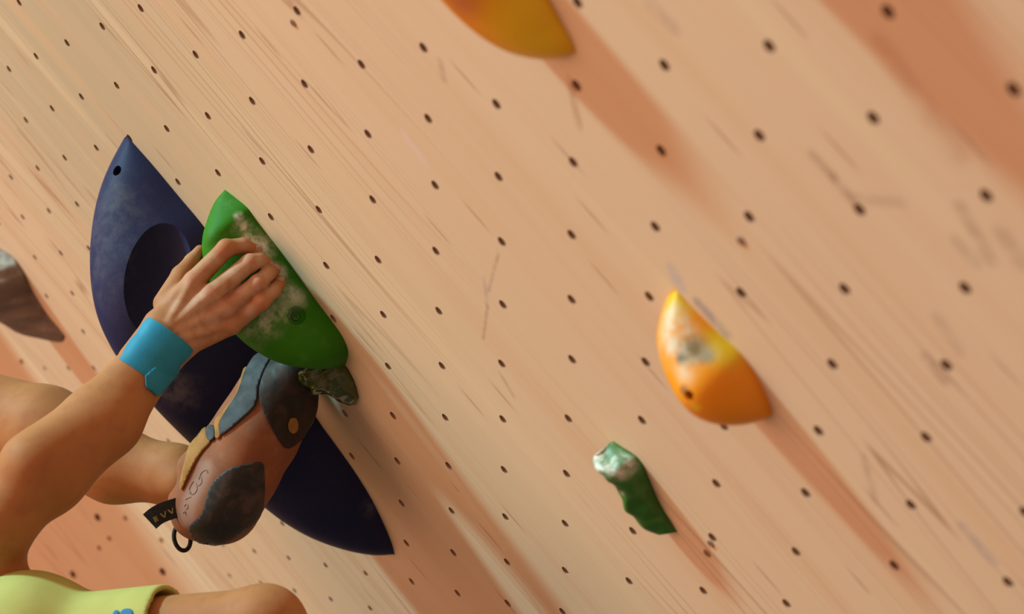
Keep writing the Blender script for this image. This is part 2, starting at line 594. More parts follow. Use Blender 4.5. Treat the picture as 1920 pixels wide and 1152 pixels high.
def make_hold(name, label, near, sil, w, mat, **kw):
    me = hold_mesh(name, near, sil, w, **kw)
    o = link(name, me, mat)
    c = sum((v.co for v in me.vertices), Vector()) / len(me.vertices)
    base = Vector((c.x, 0, c.z))
    tag(o, label, 'climbing hold', 'climbing holds bolted to the plywood wall')
    return o

# ---- large blue hold
blue_near = [(238, 255), (285, 308), (335, 368), (380, 422), (432, 494), (490, 588), (545, 692), (590, 778), (628, 832), (662, 880), (692, 928), (716, 975), (733, 1015), (740, 1040)]
blue_sil = [(238, 255), (213, 300), (192, 350), (178, 410), (172, 480), (175, 540), (185, 590), (203, 635), (237, 692), (286, 756), (351, 823), (420, 886), (490, 945), (540, 984), (592, 1013), (650, 1033), (700, 1042), (740, 1040)]

def cut(o, vs, fs):
    me = mesh('cutter', vs, fs)
    bm = bmesh.new(); bm.from_mesh(me); bmesh.ops.recalc_face_normals(bm, faces=bm.faces); bm.to_mesh(me); bm.free()
    co = bpy.data.objects.new('cutter', me)
    COL.objects.link(co)
    md = o.modifiers.new('b', 'BOOLEAN')
    md.object = co
    md.operation = 'DIFFERENCE'
    md.solver = 'EXACT'
    bpy.context.view_layer.update()
    dg = bpy.context.evaluated_depsgraph_get()
    nm = bpy.data.meshes.new_from_object(o.evaluated_get(dg))
    o.modifiers.clear()
    if len(nm.polygons) > 50:
        o.data = nm
        nm.polygons.foreach_set('use_smooth', [True] * len(nm.polygons))
        nm.set_sharp_from_angle(angle=math.radians(38))
    bpy.data.objects.remove(co)

def drill(o, c, axis, r, depth, seg=20):
    axis = axis.normalized()
    s = axis.orthogonal().normalized()
    w = axis.cross(s)
    vs = []
    for d in (0.04, -depth):
        for k in range(seg):
            a = 2 * math.pi * k / seg
            vs.append(c + axis * d + (s * math.cos(a) + w * math.sin(a)) * r)
    fs = [(k, (k + 1) % seg, seg + (k + 1) % seg, seg + k) for k in range(seg)]
    fs += [tuple(range(seg))[::-1], tuple(range(seg, 2 * seg))]
    cut(o, vs, fs)

def ellipsoid(c, X, Y, Z, nu=28, nv=18):
    vs, fs = [c + Z], []
    for i in range(1, nv):
        t = math.pi * i / nv
        for k in range(nu):
            a = 2 * math.pi * k / nu
            vs.append(c + X * (math.sin(t) * math.cos(a)) + Y * (math.sin(t) * math.sin(a)) + Z * math.cos(t))
    vs.append(c - Z)
    for k in range(nu):
        fs.append((0, 1 + k, 1 + (k + 1) % nu))
        fs.append((len(vs) - 1, len(vs) - 1 - nu + (k + 1) % nu, len(vs) - 1 - nu + k))
    for i in range(nv - 2):
        for k in range(nu):
            a, b = 1 + i * nu + k, 1 + i * nu + (k + 1) % nu
            fs.append((a, a + nu, b + nu, b))
    return vs, fs

def chalk_pts(o, lst):
    tr = bvh_of(o)
    out = []
    for px, py, r0, r1, am in lst:
        h, _ = hit(tr, px, py)
        if h is not None:
            out.append((h, r0, r1, am))
    return out

# ---- blue
blue = make_hold('climbing_hold', 'long dark blue fin-shaped hold behind the climber\'s hand', blue_near, blue_sil, 0.11, None, taper=0.55, p=2.2, q=1.7, ns=110, nc=56)
tb = bvh_of(blue)
bax = (on_wall(740, 1040) - on_wall(238, 255)).normalized()
h, nrm = hit(tb, 296, 528)
ha_, hb_ = hit(tb, 286, 412)[0], hit(tb, 258, 640)[0]
la = hb_ - ha_
la = la - nrm * la.dot(nrm)
sx = nrm.cross(la).normalized()
cut(blue, *ellipsoid(h + nrm * 0.006 + sx * 0.0, la * 0.56, sx * 0.050, nrm * 0.034))
tb = bvh_of(blue)
h, nrm = hit(tb, 219, 320)
axb = (nrm * 0.4 + Vector((0.8, -0.5, 0.3)).normalized()).normalized()
drill(blue, h, nrm, 0.0076, 0.03)
BLUE_BOLT = (h.copy(), nrm.copy())
BM = chalky('blue_resin', (0.011, 0.015, 0.068), chalk_pts(blue, [(205, 420, .02, .09, .10), (190, 520, .01, .07, .07), (230, 370, .0, .05, .09), (330, 735, .0, .055, .26), (315, 700, .0, .03, .15), (690, 955, .0, .02, .25)]), 0.6, 0.22, dust=0.015, tint=(.30, .29, .30))
blue.data.materials.clear(); blue.data.materials.append(BM)
bolt(blue, BLUE_BOLT[0], BLUE_BOLT[1], 0.0056, 0.022, STEEL)

# ---- large green
green_near = [(422, 356), (443, 372), (465, 391), (481, 414), (532, 480), (590, 560), (630, 613), (647, 641), (653, 664), (648, 684)]
green_sil = [(422, 356), (403, 379), (389, 415), (381, 447), (382, 492), (394, 541), (417, 590), (445, 627), (473, 652), (512, 675), (551, 687), (595, 692), (630, 690), (648, 684)]
green = make_hold('climbing_hold', 'bright green chalked hold gripped by the climber\'s hand', green_near, green_sil, 0.042, None, taper=0.42, p=2.6, q=2.0, ns=100, nc=60)
tg = bvh_of(green)
h, nrm = hit(tg, 556, 592)
cut(green, *ellipsoid(h + nrm * 0.004, nrm.orthogonal().normalized() * 0.013, nrm.cross(nrm.orthogonal()).normalized() * 0.013, nrm * 0.016, 20, 12))
GB = (h.copy(), nrm.copy())
GM = chalky('green_resin', (0.030, 0.178, 0.003), chalk_pts(green, [(447, 405, .0, .010, 1.0), (455, 430, .0, .020, 1.0), (490, 468, .004, .026, 1.0), (517, 512, .003, .020, .95), (542, 547, .0, .020, .8), (470, 442, .0, .020, 1.0), (500, 600, .0, .035, .5), (480, 620, .0, .03, .35), (530, 580, .0, .03, .4), (560, 560, .0, .02, .4)]), 0.6, 0.15, dust=0.04, tint=(.78, .76, .66))
green.data.materials.clear(); green.data.materials.append(GM)
bolt(green, GB[0], GB[1], 0.006, 0.014, plain('green_smeared_bolt', (0.03, 0.12, 0.02), 0.4, 0.5, 0.3))
TG = bvh_of(green)

# ---- small glossy green foothold under it
nf = lambda v, sc, amp: v + Vector((math.sin(v.x * sc + v.z * sc * 1.7), math.sin(v.z * sc * 1.3 - v.y * sc), math.cos(v.x * sc * 0.9 + v.y * sc * 1.4))) * amp
foot_near = [(640, 676), (655, 696), (666, 720), (672, 742), (668, 757)]
foot_sil = [(640, 676), (560, 676), (553, 694), (564, 714), (583, 734), (603, 745), (622, 747), (644, 757), (668, 757)]
def foot_def(v):
    x, y, z = to_px(v)
    g = math.exp(-((x - 612) / 9) ** 2)
    v = nf(v, 210, 0.0024 if x < 612 else 0.0006)
    return v + Vector((0, 0.006 * g, 0.004 * g)) if v.y < -0.012 else v
foot = make_hold('climbing_hold', 'small glossy dark green foothold below the large green hold', foot_near, foot_sil, 0.03, None, taper=0.35, ns=50, nc=40, deform=foot_def, smooth=1)
FM = chalky('dark_green_gloss', (0.045, 0.070, 0.010), chalk_pts(foot, [(585, 700, 0, .012, .25)]), 0.16, 0.6, dust=0.08, bump=0.1)
foot.data.materials.append(FM)

# ---- yellow-orange holds
om_near = [(1265, 541), (1300, 578), (1345, 622), (1390, 664), (1420, 708), (1440, 748), (1449, 778)]
om_sil = [(1265, 541), (1250, 570), (1240, 605), (1237, 640), (1246, 682), (1262, 720), (1281, 753), (1310, 780), (1350, 795), (1395, 796), (1430, 788), (1449, 778)]
def om_def(v):
    return v
om = make_hold('climbing_hold', 'yellow and orange hold with chalk and black smears on its top', om_near, om_sil, 0.034, None, taper=0.4, p=2.4, q=2.0, ns=90, nc=50)
tr = bvh_of(om)
h, nrm = hit(tr, 1291, 742)
drill(om, h, nrm, 0.005, 0.02)
OB = (h.copy(), nrm.copy())
def dirt(o, lst):
    tr = bvh_of(o)
    return [(hit(tr, px, py)[0], r0, r1, col, am) for px, py, r0, r1, col, am in lst if hit(tr, px, py)[0] is not None]
OM = chalky('orange_resin', (0.96, 0.33, 0.008), chalk_pts(om, [(1262, 610, .006, .03, .9), (1285, 640, .0, .025, .8), (1290, 690, .0, .022, .8), (1250, 660, .0, .025, .8), (1330, 665, .0, .018, .5)]), 0.4, 0.35, tint=(.74, .70, .55),
            extra=dirt(om, [(1360, 650, .01, .032, (.72, .50, .015), .8), (1275, 560, .0, .03, (.85, .6, .02), .8), (1300, 655, .004, .022, (.12, .12, .07), .85), (1278, 672, .001, .010, (.07, .07, .04), .9), (1325, 668, .001, .012, (.08, .08, .04), .75), (1305, 765, .001, .008, (.85, .6, .02), .9), (1282, 732, .001, .009, (.2, .08, .03), .8)]))
om.data.materials.clear(); om.data.materials.append(OM)
bolt(om, OB[0], OB[1], 0.0044, 0.014, STEEL)

ot_near = [(905, -185), (950, -125), (990, -65), (1030, 0), (1052, 40), (1070, 72), (1081, 98)]
ot_sil = [(905, -185), (850, -180), (800, -140), (785, -95), (800, -45), (838, 0), (880, 40), (920, 71), (960, 93), (1000, 105), (1045, 109), (1081, 98)]
ot = make_hold('climbing_hold', 'rounded orange hold cut off by the top edge of the photo', ot_near, ot_sil, 0.045, None, taper=0.4, p=2.3, q=2.0)
OT = chalky('amber_resin', (0.90, 0.36, 0.007), (), 0.38, 0.4, extra=dirt(ot, [(1010, 35, .02, .07, (.86, .56, .012), .9), (865, 5, .0, .03, (.62, .2, .08), .7)]))
ot.data.materials.append(OT)

# neighbour outside the frame, whose shadow falls across the top right corner
on_ = [(1240, -620), (1330, -480), (1410, -350), (1475, -235), (1515, -145)]
os_ = [(1240, -620), (1130, -590), (1060, -500), (1060, -380), (1120, -260), (1210, -165), (1330, -100), (1440, -95), (1515, -145)]
oh = make_hold('climbing_hold', 'orange hold just outside the top right of the photo', on_, os_, 0.05, None, taper=0.4)
oh.data.materials.append(OT)

# ---- green hold with white chalked head
gw_near = [(1150, 828), (1172, 842), (1192, 855), (1207, 874), (1218, 900), (1236, 942), (1256, 976), (1270, 997)]
gw_sil = [(1150, 828), (1136, 820), (1124, 830), (1117, 856), (1119, 884), (1138, 899), (1155, 911), (1165, 933), (1175, 954), (1190, 972), (1217, 995), (1242, 1004), (1270, 997)]
gw = make_hold('climbing_hold', 'small green hold with a white chalked knob at its upper end', gw_near, gw_sil, 0.017, None, taper=0.3, p=2.6, q=2.2, ns=70, nc=40, deform=lambda v: nf(v, 150, 0.0016) if v.y < -0.006 else v, smooth=1)
GW = chalky('leaf_green_resin', (0.034, 0.16, 0.018), chalk_pts(gw, [(1135, 860, .012, .026, 1.0), (1160, 872, .008, .022, 1.0), (1180, 868, .0, .016, .9), (1128, 835, .0, .014, .8), (1166, 925, 0, .006, .6)]), 0.4, 0.4, tint=(.80, .76, .68))
gw.data.materials.append(GW)

# ---- rocky grey hold at the left edge
gy_near = [(-22, 450), (0, 466), (25, 482), (45, 510), (62, 547), (86, 586), (110, 615), (123, 631)]
gy_sil = [(-22, 450), (-60, 462), (-82, 505), (-70, 552), (-35, 585), (0, 602), (26, 620), (60, 628), (104, 636), (123, 631)]
def gy_def(v):
    if v.y > -0.006:
        return v
    s = v.x * 0.35 + v.z * 0.94 + v.y * 0.5
    g = math.sin(s * 190) * 0.5 + math.sin(s * 83 + 1.2) * 0.6
    a = 0.0058 * g - 0.004 + 0.002 * math.sin(v.x * 240 + v.z * 90)
    return v + Vector((0.75, -0.6, 0.1)) * a
gy = make_hold('climbing_hold', 'rough grey-brown rock-like hold at the left edge of the photo', gy_near, gy_sil, 0.055, None, taper=0.4, ns=110, nc=70, deform=gy_def, smooth=1)
GYM = chalky('grey_stone_resin', (0.20, 0.145, 0.125), chalk_pts(gy, [(5, 490, .01, .06, .5)]), 0.8, 0.2, dust=0.25, tint=(.42, .40, .33), bump=0.6, grain=90)
gy.data.materials.append(GYM)

# ------------------------------------------------------------------ signed-distance modelling (numpy) for the climber
class Field:
    def __init__(self, lo, hi, vox):
        self.v = vox
        self.lo = np.array(lo, np.float32)
        self.n = np.ceil((np.array(hi) - np.array(lo)) / vox).astype(int) + 1
        self.F = np.full(self.n, 0.2, np.float32)
    def box(self, lo, hi):
        a = np.clip(np.floor((np.array(lo) - self.lo) / self.v).astype(int), 0, self.n)
        b = np.clip(np.ceil((np.array(hi) - self.lo) / self.v).astype(int) + 1, 0, self.n)
        return a, b
    def coords(self, a, b):
        g = [self.lo[k] + self.v * np.arange(a[k], b[k], dtype=np.float32) for k in range(3)]
        return g[0][:, None, None], g[1][None, :, None], g[2][None, None, :]
    def cone(self, p, ra, q, rb, k=0.008, sub=False):
        """tapered capsule, smoothly joined (or carved)"""
        p, q = np.array(p, np.float32), np.array(q, np.float32)
        m = max(ra, rb) + k + 4 * self.v
        a, b = self.box(np.minimum(p, q) - m, np.maximum(p, q) + m)
        if (b <= a).any():
            return
        X, Y, Z = self.coords(a, b)
        d = q - p
        L2 = float(d @ d) + 1e-12
        t = np.clip(((X - p[0]) * d[0] + (Y - p[1]) * d[1] + (Z - p[2]) * d[2]) / L2, 0, 1)
        D = np.sqrt((X - p[0] - t * d[0]) ** 2 + (Y - p[1] - t * d[1]) ** 2 + (Z - p[2] - t * d[2]) ** 2) - (ra + (rb - ra) * t)
        S = self.F[a[0]:b[0], a[1]:b[1], a[2]:b[2]]
        if sub:
            D = -D
            h = np.clip(0.5 - 0.5 * (D - S) / max(k, 1e-6), 0, 1)
            S[...] = S + (D - S) * h + k * h * (1 - h) if k > 0 else np.maximum(S, D)
            if k > 0:
                pass
        else:
            kk = max(k, 1e-6)
            h = np.clip(0.5 + 0.5 * (D - S) / kk, 0, 1)
            S[...] = D + (S - D) * (1 - h) if False else (D * (1 - h) + S * h - kk * h * (1 - h))
    def ball(self, p, r, k=0.008, sub=False):
        self.cone(p, r, np.array(p) + 1e-5, r, k, sub)
    def carve(self, p, ra, q, rb):
        p, q = np.array(p, np.float32), np.array(q, np.float32)
        m = max(ra, rb) + 4 * self.v
        a, b = self.box(np.minimum(p, q) - m, np.maximum(p, q) + m)
        X, Y, Z = self.coords(a, b)
        d = q - p
        L2 = float(d @ d) + 1e-12
        t = np.clip(((X - p[0]) * d[0] + (Y - p[1]) * d[1] + (Z - p[2]) * d[2]) / L2, 0, 1)
        D = np.sqrt((X - p[0] - t * d[0]) ** 2 + (Y - p[1] - t * d[1]) ** 2 + (Z - p[2] - t * d[2]) ** 2) - (ra + (rb - ra) * t)
        S = self.F[a[0]:b[0], a[1]:b[1], a[2]:b[2]]
        S[...] = np.maximum(S, -D)
    def keep_below(self, p, nrm, reach=None, near=None):
        """cut away what lies beyond a plane, only within 'reach' of point 'near'"""
        p, nrm = np.array(p, np.float32), np.array(nrm, np.float32)
        a, b = self.box(np.array(near) - reach, np.array(near) + reach)
        X, Y, Z = self.coords(a, b)
        D = (X - p[0]) * nrm[0] + (Y - p[1]) * nrm[1] + (Z - p[2]) * nrm[2]
        R = np.sqrt((X - near[0]) ** 2 + (Y - near[1]) ** 2 + (Z - near[2]) ** 2) - reach
        S = self.F[a[0]:b[0], a[1]:b[1], a[2]:b[2]]
        S[...] = np.maximum(S, np.minimum(D, -R))
    def surface(self):
        """surface nets -> vertices (n,3), quads (m,4)"""
        F = self.F
        I = F < 0
        c8 = [I[i:I.shape[0] - 1 + i, j:I.shape[1] - 1 + j, k:I.shape[2] - 1 + k] for i in (0, 1) for j in (0, 1) for k in (0, 1)]
        al = c8[0].copy(); an = c8[0].copy()
        for c in c8[1:]:
            al &= c
            an |= c
        act = an & ~al
        idx = np.argwhere(act)
        num = np.full(act.shape, -1, np.int32)
        num[act] = np.arange(len(idx))
        acc = np.zeros((len(idx), 3), np.float32)
        cnt = np.zeros(len(idx), np.float32)
        offs = [(i, j, k) for i in (0, 1) for j in (0, 1) for k in (0, 1)]
        val = {o: F[idx[:, 0] + o[0], idx[:, 1] + o[1], idx[:, 2] + o[2]] for o in offs}
        for o in offs:
            for ax in range(3):
                if o[ax] == 0:
                    p = list(o); p[ax] = 1; p = tuple(p)
                    a, b = val[o], val[p]
                    cr = (a < 0) != (b < 0)
                    t = np.where(cr, a / np.where(cr, a - b, 1), 0)
                    e = np.tile(np.array(o, np.float32), (len(idx), 1))
                    e[:, ax] = t
                    acc[cr] += e[cr]
                    cnt[cr] += 1
        V = (idx + acc / cnt[:, None]) * self.v + self.lo
        quads = []
        for ax in range(3):
            b1, b2 = (ax + 1) % 3, (ax + 2) % 3
            sl0 = [slice(None)] * 3; sl1 = [slice(None)] * 3
            sl0[ax] = slice(0, -1); sl1[ax] = slice(1, None)
            s0, s1 = I[tuple(sl0)], I[tuple(sl1)]
            ch = np.argwhere(s0 != s1)
            ok = (ch[:, b1] > 0) & (ch[:, b2] > 0) & (ch[:, b1] < I.shape[b1] - 1) & (ch[:, b2] < I.shape[b2] - 1)
            ch = ch[ok]
            fl = s0[tuple(ch.T)]
            def cell(d1, d2):
                c = ch.copy()
                c[:, b1] -= d1
                c[:, b2] -= d2
                return num[tuple(c.T)]
            q = np.stack([cell(1, 1), cell(0, 1), cell(0, 0), cell(1, 0)], 1)
            q[~fl] = q[~fl][:, ::-1]
            quads.append(q)
        return V, np.concatenate(quads)

def relax(V, Q, it=2, f=0.5):
    e = np.concatenate([Q[:, [0, 1]], Q[:, [1, 2]], Q[:, [2, 3]], Q[:, [3, 0]]])
    for _ in range(it):
        s = np.zeros_like(V); c = np.zeros(len(V), np.float32)
        np.add.at(s, e[:, 0], V[e[:, 1]]); np.add.at(c, e[:, 0], 1)
        np.add.at(s, e[:, 1], V[e[:, 0]]); np.add.at(c, e[:, 1], 1)
        V = V * (1 - f) + f * s / np.maximum(c, 1)[:, None]
    return V

def np_mesh(name, V, Q):
    me = bpy.data.meshes.new(name)
    me.vertices.add(len(V))
    me.vertices.foreach_set('co', V.astype(np.float32).ravel())
    me.loops.add(Q.size)
    me.loops.foreach_set('vertex_index', Q.astype(np.int32).ravel())
    me.polygons.add(len(Q))
    me.polygons.foreach_set('loop_start', np.arange(0, Q.size, 4, dtype=np.int32))
    me.update(calc_edges=True)
    return me

# ------------------------------------------------------------------ the climber
person = empty('person', at(-60, 1480, 3.1))
tag(person, 'climber in a lime green shirt with a blue wristband gripping the green hold', 'person')

def skin_mat():
    t = NT('tanned_skin')
    p = t.pos()
    n1 = t.noise(p, 14, 3)
    n2 = t.noise(p, 60, 3)
    c = t.mix(t.ramp(n1, 0.3, 0.7), (0.43, 0.18, 0.068), (0.385, 0.15, 0.055))
    c = t.mix(t.ramp(n2, 0.45, 0.75, 0, 0.35), c, (0.32, 0.11, 0.05))
    # redder knuckles and fingertips, chalk on the fingers, light painted over the whole hand
    red = None
    for q, r in KN:
        c = t.mix(t.math('MULTIPLY', t.blob(p, q, 0.0, r), 0.55), c, (0.50, 0.135, 0.07))
    for q, r in CHALK_LIGHT:
        m = t.math('MULTIPLY', t.blob(p, q, 0.0, r), t.ramp(n2, 0.3, 0.65, 0.3, 1.0))
        c = t.mix(t.math('MULTIPLY', m, 0.55), c, (0.64, 0.43, 0.32))
    t.bump(t.noise(p, 420, 3, 0.6), 0.25, 0.0007)
    return t.done(c, 0.62, 0.18, 0.06)

# hand --------------------------------------------------------------
def surf(px, py, lift, zdef):
    """on the green hold under that pixel, lifted towards the camera; else at depth zdef"""
    h, nrm = hit(TG, px, py)
    if h is None:
        return at(px, py, zdef)
    z = (h - CAM).dot(FWD)
    return at(px, py, z - lift)

FING = {
 'index': [((364, 528), .0135, 2.735), ((424, 466), .0118, None), ((455, 461), .0103, None), ((477, 470), .0088, None)],
 'middle': [((396, 553), .0135, 2.728), ((468, 494), .0118, None), ((486, 488), .0105, None), ((500, 496), .0090, None)],
 'ring': [((421, 580), .0130, 2.735), ((484, 531), .0113, None), ((502, 514), .0100, None), ((513, 508), .0086, None)],
 'little': [((434, 610), .0122, 2.748), ((490, 567), .0105, None), ((513, 546), .0094, None), ((524, 531), .0082, None)]}
H_ = {}
for nme, js in FING.items():
    pts = []
    for k, ((x, y), r, z) in enumerate(js):
        if z is not None:
            pts.append((at(x, y, z), r))
        else:
            lift = {1: r + 0.012, 2: r + 0.005, 3: r * 0.75}[k]
            pts.append((surf(x, y, lift, 2.74), r))
    H_[nme] = pts
WR = at(316, 634, 2.715)
allp = [p for v in H_.values() for p, _ in v] + [WR, at(255, 710, 2.70), at(340, 500, 2.8), at(380, 460, 2.8)]
lo_ = np.min([list(p) for p in allp], 0) - 0.05
hi_ = np.max([list(p) for p in allp], 0) + 0.05
hf = Field(lo_, hi_, 0.00135)
# wrist and metacarpals
for (a, za), (b_, rb), ra in ((((300, 607), 2.712), H_['index'][0], .0175), (((309, 622), 2.706), H_['middle'][0], .0175), (((324, 638), 2.708), H_['ring'][0], .017), (((340, 650), 2.716), H_['little'][0], .0155)):
    hf.cone(at(*a, za), ra, b_, rb * 1.0, 0.010)
# palm flesh behind the knuckles
hf.cone(at(330, 600, 2.735), .020, at(385, 560, 2.755), .016, .012)
hf.cone(at(345, 630, 2.735), .018, at(415, 605, 2.755), .014, .012)
# wrist stub (hidden in the band)
for dx, dy in ((-15, -13), (0, 0), (15, 13)):
    hf.cone(at(270 + dx, 690 + dy, 2.700), .0235, at(318 + dx * 1.3, 630 + dy * 1.3, 2.712), .0205, .010)
# fingers
for nme, pts in H_.items():
    f2_ = Field.__new__(Field)
    for k in range(3):
        (a, ra), (b_, rb) = pts[k], pts[k + 1]
        hf.cone(a, ra * (0.98 if k else 1.0), b_, rb, 0.0022)
    # knuckle bumps
    (a, ra) = pts[0]
    hf.ball(a - ray(364, 528).normalized() * 0.0045, ra * 0.82, 0.007)
    hf.ball(pts[1][0] - ray(430, 500).normalized() * 0.0015, pts[1][1] * 0.98, 0.004)
# extensor tendons on the back of the hand
tend0 = {'index': (318, 604), 'middle': (325, 612), 'ring': (334, 622), 'little': (343, 634)}
for nme, (x, y) in tend0.items():
    a = at(x, y, 2.694)
    b_ = H_[nme][0][0] - FWD * 0.0115
    hf.cone(a, .0035, b_, .0042, .007)
# thumb on the far side of the crest
th = [(at(312, 570, 2.735), .017), (at(340, 517, 2.765), .0130), (at(360, 490, 2.785), .0098), (at(375, 470, 2.79), .0074)]
for k in range(3):
    hf.cone(th[k][0], th[k][1], th[k + 1][0], th[k + 1][1], 0.008 if k == 0 else 0.004)
V1, Q1 = hf.surface()
V1 = relax(V1, Q1, 1, 0.5)

# arms, legs, trunk and head ------------------------------------------------
J = dict(
 wr=at(298, 657, 2.706), fm=at(196, 786, 2.665), fe=at(85, 888, 2.63), el=at(0, 972, 2.61),
 rs=at(-120, 1400, 2.80),
 ls=at(50, 1225, 2.60), le=at(492, 1176, 2.50), lh=at(690, 1420, 2.52),
 ank=at(330, 892, 2.935), cf2=at(215, 872, 2.975), cf=at(85, 808, 3.03), kn=at(-130, 745, 3.12), hip=at(-140, 1410, 3.16),
 lhip=at(60, 1510, 3.10), lkn=at(420, 1900, 3.05), lan=at(560, 2400, 3.1),
 head=at(-250, 1180, 2.56))
heel = at(415, 948, 2.93)
lo_ = np.min([list(p) for p in J.values()] + [list(heel)], 0) - 0.17
hi_ = np.max([list(p) for p in J.values()] + [list(heel)], 0) + 0.17
bf = Field(lo_, hi_, 0.0042)
K = 0.02
# gripping arm: a flat wrist that swells into the forearm muscles
ac = (J['el'] - J['wr']).normalized().cross(FWD).normalized()
for sgn in (-1, 1):
    bf.cone(J['wr'] + ac * .0125 * sgn, .0205, J['fm'] + ac * .010 * sgn, .0355, K)
    bf.cone(J['fm'] + ac * .010 * sgn, .0355, J['fe'] + ac * .010 * sgn, .0415, K)
bf.cone(J['fe'], .047, J['el'], .044, K)
bf.cone(at(150, 800, 2.645), .022, at(60, 868, 2.60), .034, .03)
bf.cone(J['el'], .042, J['rs'], .056, K)
# sleeved arm
bf.cone(J['ls'], .056, J['le'], .0455, K)
bf.cone(J['le'], .0435, J['lh'], .030, K)
bf.ball(J['le'] + (J['le'] - J['ls']).normalized() * .008, .041, K)
# leg on the foothold
bf.cone(heel, .036, J['ank'], .040, K)
bf.cone(J['ank'], .0395, J['cf2'], .051, K)
bf.cone(J['cf2'], .051, J['cf'], .061, K)
bf.cone(J['cf'], .061, J['kn'], .058, K)
bf.ball(at(340, 905, 2.90), .020, K)
bf.cone(J['kn'], .062, J['hip'], .088, K)
bf.cone(J['lhip'], .088, J['lkn'], .062, K)
bf.cone(J['lkn'], .058, J['lan'], .038, K)
# trunk
sm = (J['ls'] + J['rs']) / 2
hm = (J['hip'] + J['lhip']) / 2
for a, b_ in ((J['ls'], J['lhip']), (J['rs'], J['hip']), (J['ls'], J['rs']), (J['hip'], J['lhip']), (sm, hm)):
    bf.cone(a + (b_ - a) * .06, .078, a + (b_ - a) * .94, .085, .06)
up_ = (sm - hm).normalized()
bf.cone(sm, .055, J['head'], .052, .03)
hc = J['head']
hF = (at(420, 560, 2.72) - hc).normalized()
hU = Vector((.35, -.2, .9))
hU = (hU - hF * hU.dot(hF)).normalized()
hR = hF.cross(hU)
bf.ball(hc, .082, .02)
bf.ball(hc + hF * .022 - hU * .045, .060, .03)
bf.ball(hc + hF * .052 - hU * .088, .022, .03)
bf.cone(hc + hF * .078 + hU * .005, .007, hc + hF * .096 - hU * .022, .011, .012)
for sg in (-1, 1):
    bf.cone(hc + hR * .080 * sg + hU * .012, .011, hc + hR * .080 * sg - hU * .022, .009, .008)
    bf.ball(hc + hF * .066 + hR * .036 * sg - hU * .03, .018, .02)
# free hand and feet
fd = (J['lh'] - J['le']).normalized()
fs_ = fd.cross(Vector((0, 1, 0))).normalized()
for k, off in enumerate((-.028, -.009, .010, .028)):
    a = J['lh'] + fd * .02 + fs_ * off * .6
    b_ = J['lh'] + fd * .095 + fs_ * off
    c_ = b_ + fd * .030 + Vector((0, .020, 0))
    e_ = c_ + fd * .004 + Vector((0, .028, 0))
    bf.cone(a, .018, b_, .0125, .012)
    bf.cone(b_, .0105, c_, .0095, .003)
    bf.cone(c_, .0095, e_, .0085, .003)
a = J['lh'] + fd * .03 - fs_ * .025
bf.cone(a, .016, a + fd * .035 - fs_ * .025 + Vector((0, .02, 0)), .011, .01)
ft = Vector((.35, .93, -.1)).normalized()
bf.cone(J['lan'], .038, J['lan'] - Vector((0, 0, .06)) - ft * .02, .036, .02)
bf.cone(J['lan'] - Vector((0, 0, .06)), .036, J['lan'] - Vector((0, 0, .085)) + ft * .14, .028, .02)
V2, Q2 = bf.surface()
V2 = relax(V2, Q2, 3, 0.5)
V = np.concatenate([V1, V2])
Q = np.concatenate([Q1, Q2 + len(V1)])
KN = []
CHALK_LIGHT = []
for nme, pts in H_.items():
    KN.append((pts[0][0] - FWD * .014, .020))
    KN.append((pts[1][0] - FWD * .010, .016))
    KN.append((pts[3][0], .016))
    CHALK_LIGHT.append((pts[2][0] - FWD * .008, .016))
    CHALK_LIGHT.append(((pts[0][0] * .35 + pts[1][0] * .65) - FWD * .012, .014))
CHALK_LIGHT.append((th[2][0], .022))
KN.append((at(400, 590, 2.70), .05))
KN.append((at(440, 575, 2.70), .05))
CHALK_LIGHT.append((at(400, 570, 2.70), .11))  # this and the next lighten the whole hand: light put into the colour
CHALK_LIGHT.append((at(380, 590, 2.69), .06))
CHALK_LIGHT.append((at(470, 510, 2.72), .05))
SKIN = skin_mat()
body = adopt(link('body', np_mesh('body', V, Q), SKIN), person)

# hair, eyes, mouth and dark shorts (mostly outside the frame)
hr = Field(np.array(hc) - .13, np.array(hc) + .13, .004)
hr.ball(hc - hF * .012 + hU * .012, .094, .01)
hr.carve(hc + hF * .105 - hU * .035, .088, hc + hF * .125 - hU * .06, .088)
hr.carve(hc - hU * .13 + hF * .02, .07, hc - hU * .14 + hF * .08, .07)
Vh, Qh = hr.surface()
adopt(link('hair', np_mesh('hair', relax(Vh, Qh, 2, .5), Qh), plain('dark_brown_hair', (.045, .026, .015), .6, .3, .4, 120, .5)), person)
EYE = plain('eye_white', (.7, .68, .62), .3, .5, .03)
LIP = plain('lips', (.36, .11, .08), .5, .3, .1)
for sg in (-1, 1):
    vs_, fs2_ = ellipsoid(hc + hF * .070 + hR * .030 * sg + hU * .004, hR * .012, hU * .008, hF * .010, 16, 10)
    adopt(link('eye', mesh('eye', vs_, fs2_), EYE), person)
vs_, fs2_ = ellipsoid(hc + hF * .078 - hU * .052, hR * .022, hU * .006, hF * .008, 16, 10)
adopt(link('lips', mesh('lips', vs_, fs2_), LIP), person)
sh_ = Field(np.min([list(J[k]) for k in ('hip', 'lhip', 'kn', 'lkn')], 0) - .15, np.max([list(J[k]) for k in ('hip', 'lhip', 'kn', 'lkn')], 0) + .15, .006)
sh_.cone(J['hip'], .106, J['hip'].lerp(J['kn'], .45), .090, .02)
sh_.cone(J['lhip'], .106, J['lhip'].lerp(J['lkn'], .5), .088, .02)
sh_.cone(J['hip'], .112, J['lhip'], .112, .03)
Vh, Qh = sh_.surface()
adopt(link('shorts', np_mesh('shorts', relax(Vh, Qh, 2, .5), Qh), plain('dark_cotton', (.03, .03, .035), .8, .15, .2, 60, .2)), person)

